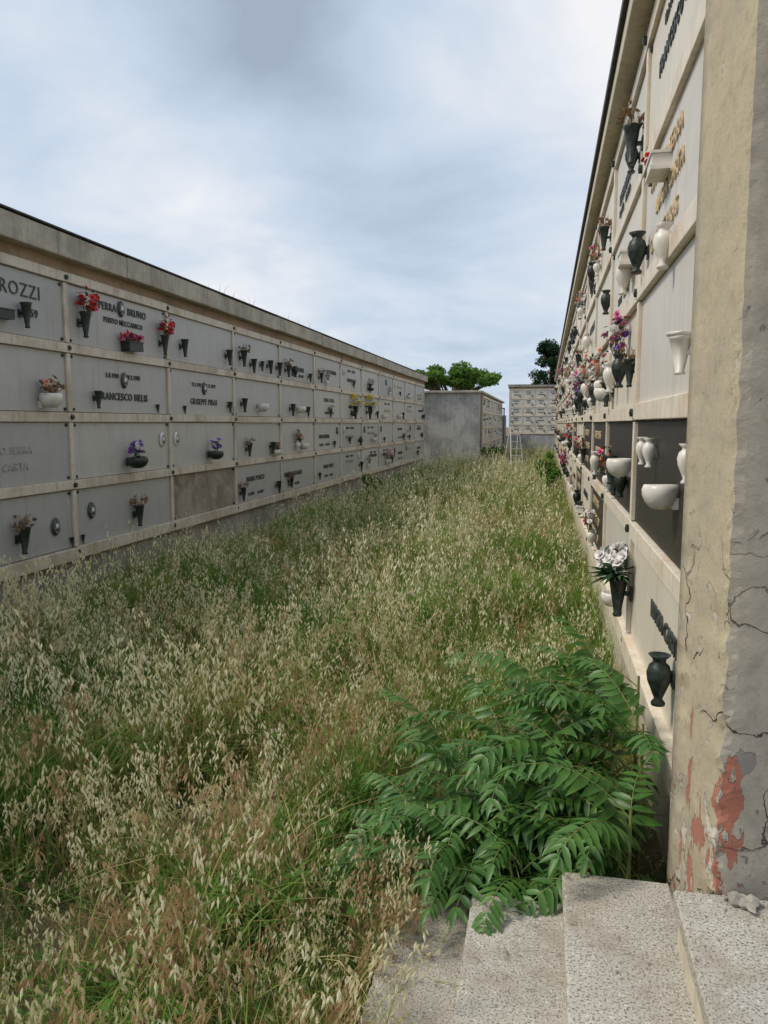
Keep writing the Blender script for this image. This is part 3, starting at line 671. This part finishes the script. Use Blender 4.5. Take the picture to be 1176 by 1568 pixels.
# ---------------------------------------------------------------- world, sun, camera
w=bpy.data.worlds.new('World'); scene.world=w; w.use_nodes=True; nt=w.node_tree; nd=nt.nodes; lk=nt.links
STR=.12
bg=nd['Background']; bg.inputs[1].default_value=STR
SE,SR=D2R(50),D2R(-105)
sky=nd.new('ShaderNodeTexSky'); sky.sky_type='NISHITA'; sky.sun_disc=False; sky.sun_elevation=SE; sky.sun_rotation=SR; sky.dust_density=1.5
def mm(op,a,bb):
    x=nd.new('ShaderNodeMath'); x.operation=op
    for v,i in ((a,0),(bb,1)):
        if isinstance(v,(int,float)): x.inputs[i].default_value=v
        else: lk.new(v,x.inputs[i])
    return x.outputs[0]
tc=nd.new('ShaderNodeTexCoord'); sp=nd.new('ShaderNodeSeparateXYZ'); lk.new(tc.outputs['Generated'],sp.inputs[0])
zz=mm('ADD',mm('MAXIMUM',sp.outputs[2],0),.22); cb=nd.new('ShaderNodeCombineXYZ'); lk.new(mm('DIVIDE',sp.outputs[0],zz),cb.inputs[0]); lk.new(mm('DIVIDE',sp.outputs[1],zz),cb.inputs[1])
def wn(scale,detail,rough,off,dist=.3):
    mp=nd.new('ShaderNodeMapping'); mp.inputs['Location'].default_value=off; lk.new(cb.outputs[0],mp.inputs[0])
    n=nd.new('ShaderNodeTexNoise'); n.inputs['Scale'].default_value=scale; n.inputs['Detail'].default_value=detail; n.inputs['Roughness'].default_value=rough; n.inputs['Distortion'].default_value=dist; lk.new(mp.outputs[0],n.inputs['Vector']); return n.outputs['Fac']
def blob(d,inner,outer):
    v=nd.new('ShaderNodeVectorMath'); v.operation='DOT_PRODUCT'; nrm=nd.new('ShaderNodeVectorMath'); nrm.operation='NORMALIZE'; lk.new(tc.outputs['Generated'],nrm.inputs[0])
    lk.new(nrm.outputs[0],v.inputs[0]); v.inputs[1].default_value=Vector(d).normalized()
    r=nd.new('ShaderNodeMapRange'); r.interpolation_type='SMOOTHSTEP'; lk.new(v.outputs['Value'],r.inputs[0]); r.inputs[1].default_value=math.cos(D2R(outer)); r.inputs[2].default_value=math.cos(D2R(inner)); return r.outputs[0]
Lf=mm('ADD',.47,mm('MULTIPLY',mm('SUBTRACT',wn(1.5,6,.52,(1.7,.4,0),.45),.5),1.35))
for d,i_,o_,wt in [((-.555,.791,.21),0,22,.50),((.02,.925,.42),0,20,.52),((-.44,.82,.42),0,22,-.42),((-.215,.923,.36),0,16,-.22),((-.06,.959,.24),0,13,-.10),((-.3,.9,.19),0,12,.22)]:
    Lf=mm('ADD',Lf,mm('MULTIPLY',blob(d,i_,o_),wt))
Lf=mm('ADD',Lf,mm('MULTIPLY',mm('SUBTRACT',wn(4.0,6,.6,(5.1,2.4,0),.4),.5),.34))
r=nd.new('ShaderNodeValToRGB'); lk.new(Lf,r.inputs[0]); e=r.color_ramp.elements
e[0].position=.0; e[0].color=(.385,.455,.565,1); e[1].position=1.0; e[1].color=(.97,.965,.98,1); m_=e.new(.46); m_.color=(.60,.705,.84,1)
sc=nd.new('ShaderNodeVectorMath'); sc.operation='SCALE'; lk.new(r.outputs[0],sc.inputs[0]); sc.inputs['Scale'].default_value=1/STR
x=nd.new('ShaderNodeMix'); x.data_type='RGBA'; x.inputs[0].default_value=.92; lk.new(sky.outputs[0],x.inputs[6]); lk.new(sc.outputs[0],x.inputs[7]); lk.new(x.outputs[2],bg.inputs[0])
sd=bpy.data.lights.new('sun','SUN'); sd.energy=2.6; sd.angle=D2R(14); sd.color=(1,.92,.80)
so=bpy.data.objects.new('sun',sd); scene.collection.objects.link(so)
dirv=Vector((math.sin(SR)*math.cos(SE),math.cos(SR)*math.cos(SE),math.sin(SE)))
so.rotation_euler=dirv.to_track_quat('Z','Y').to_euler()
cd=bpy.data.cameras.new('camera'); co_=bpy.data.objects.new('camera',cd); scene.collection.objects.link(co_)
cd.sensor_fit='VERTICAL'; cd.sensor_height=36; cd.lens=36*1180/1568; cd.clip_start=.05; cd.clip_end=1500
co_.location=(0,0,EYE); co_.rotation_euler=(D2R(90-6.57),0,D2R(11.8)); scene.camera=co_
scene.view_settings.view_transform='Standard'; scene.view_settings.look='None'; scene.view_settings.exposure=0
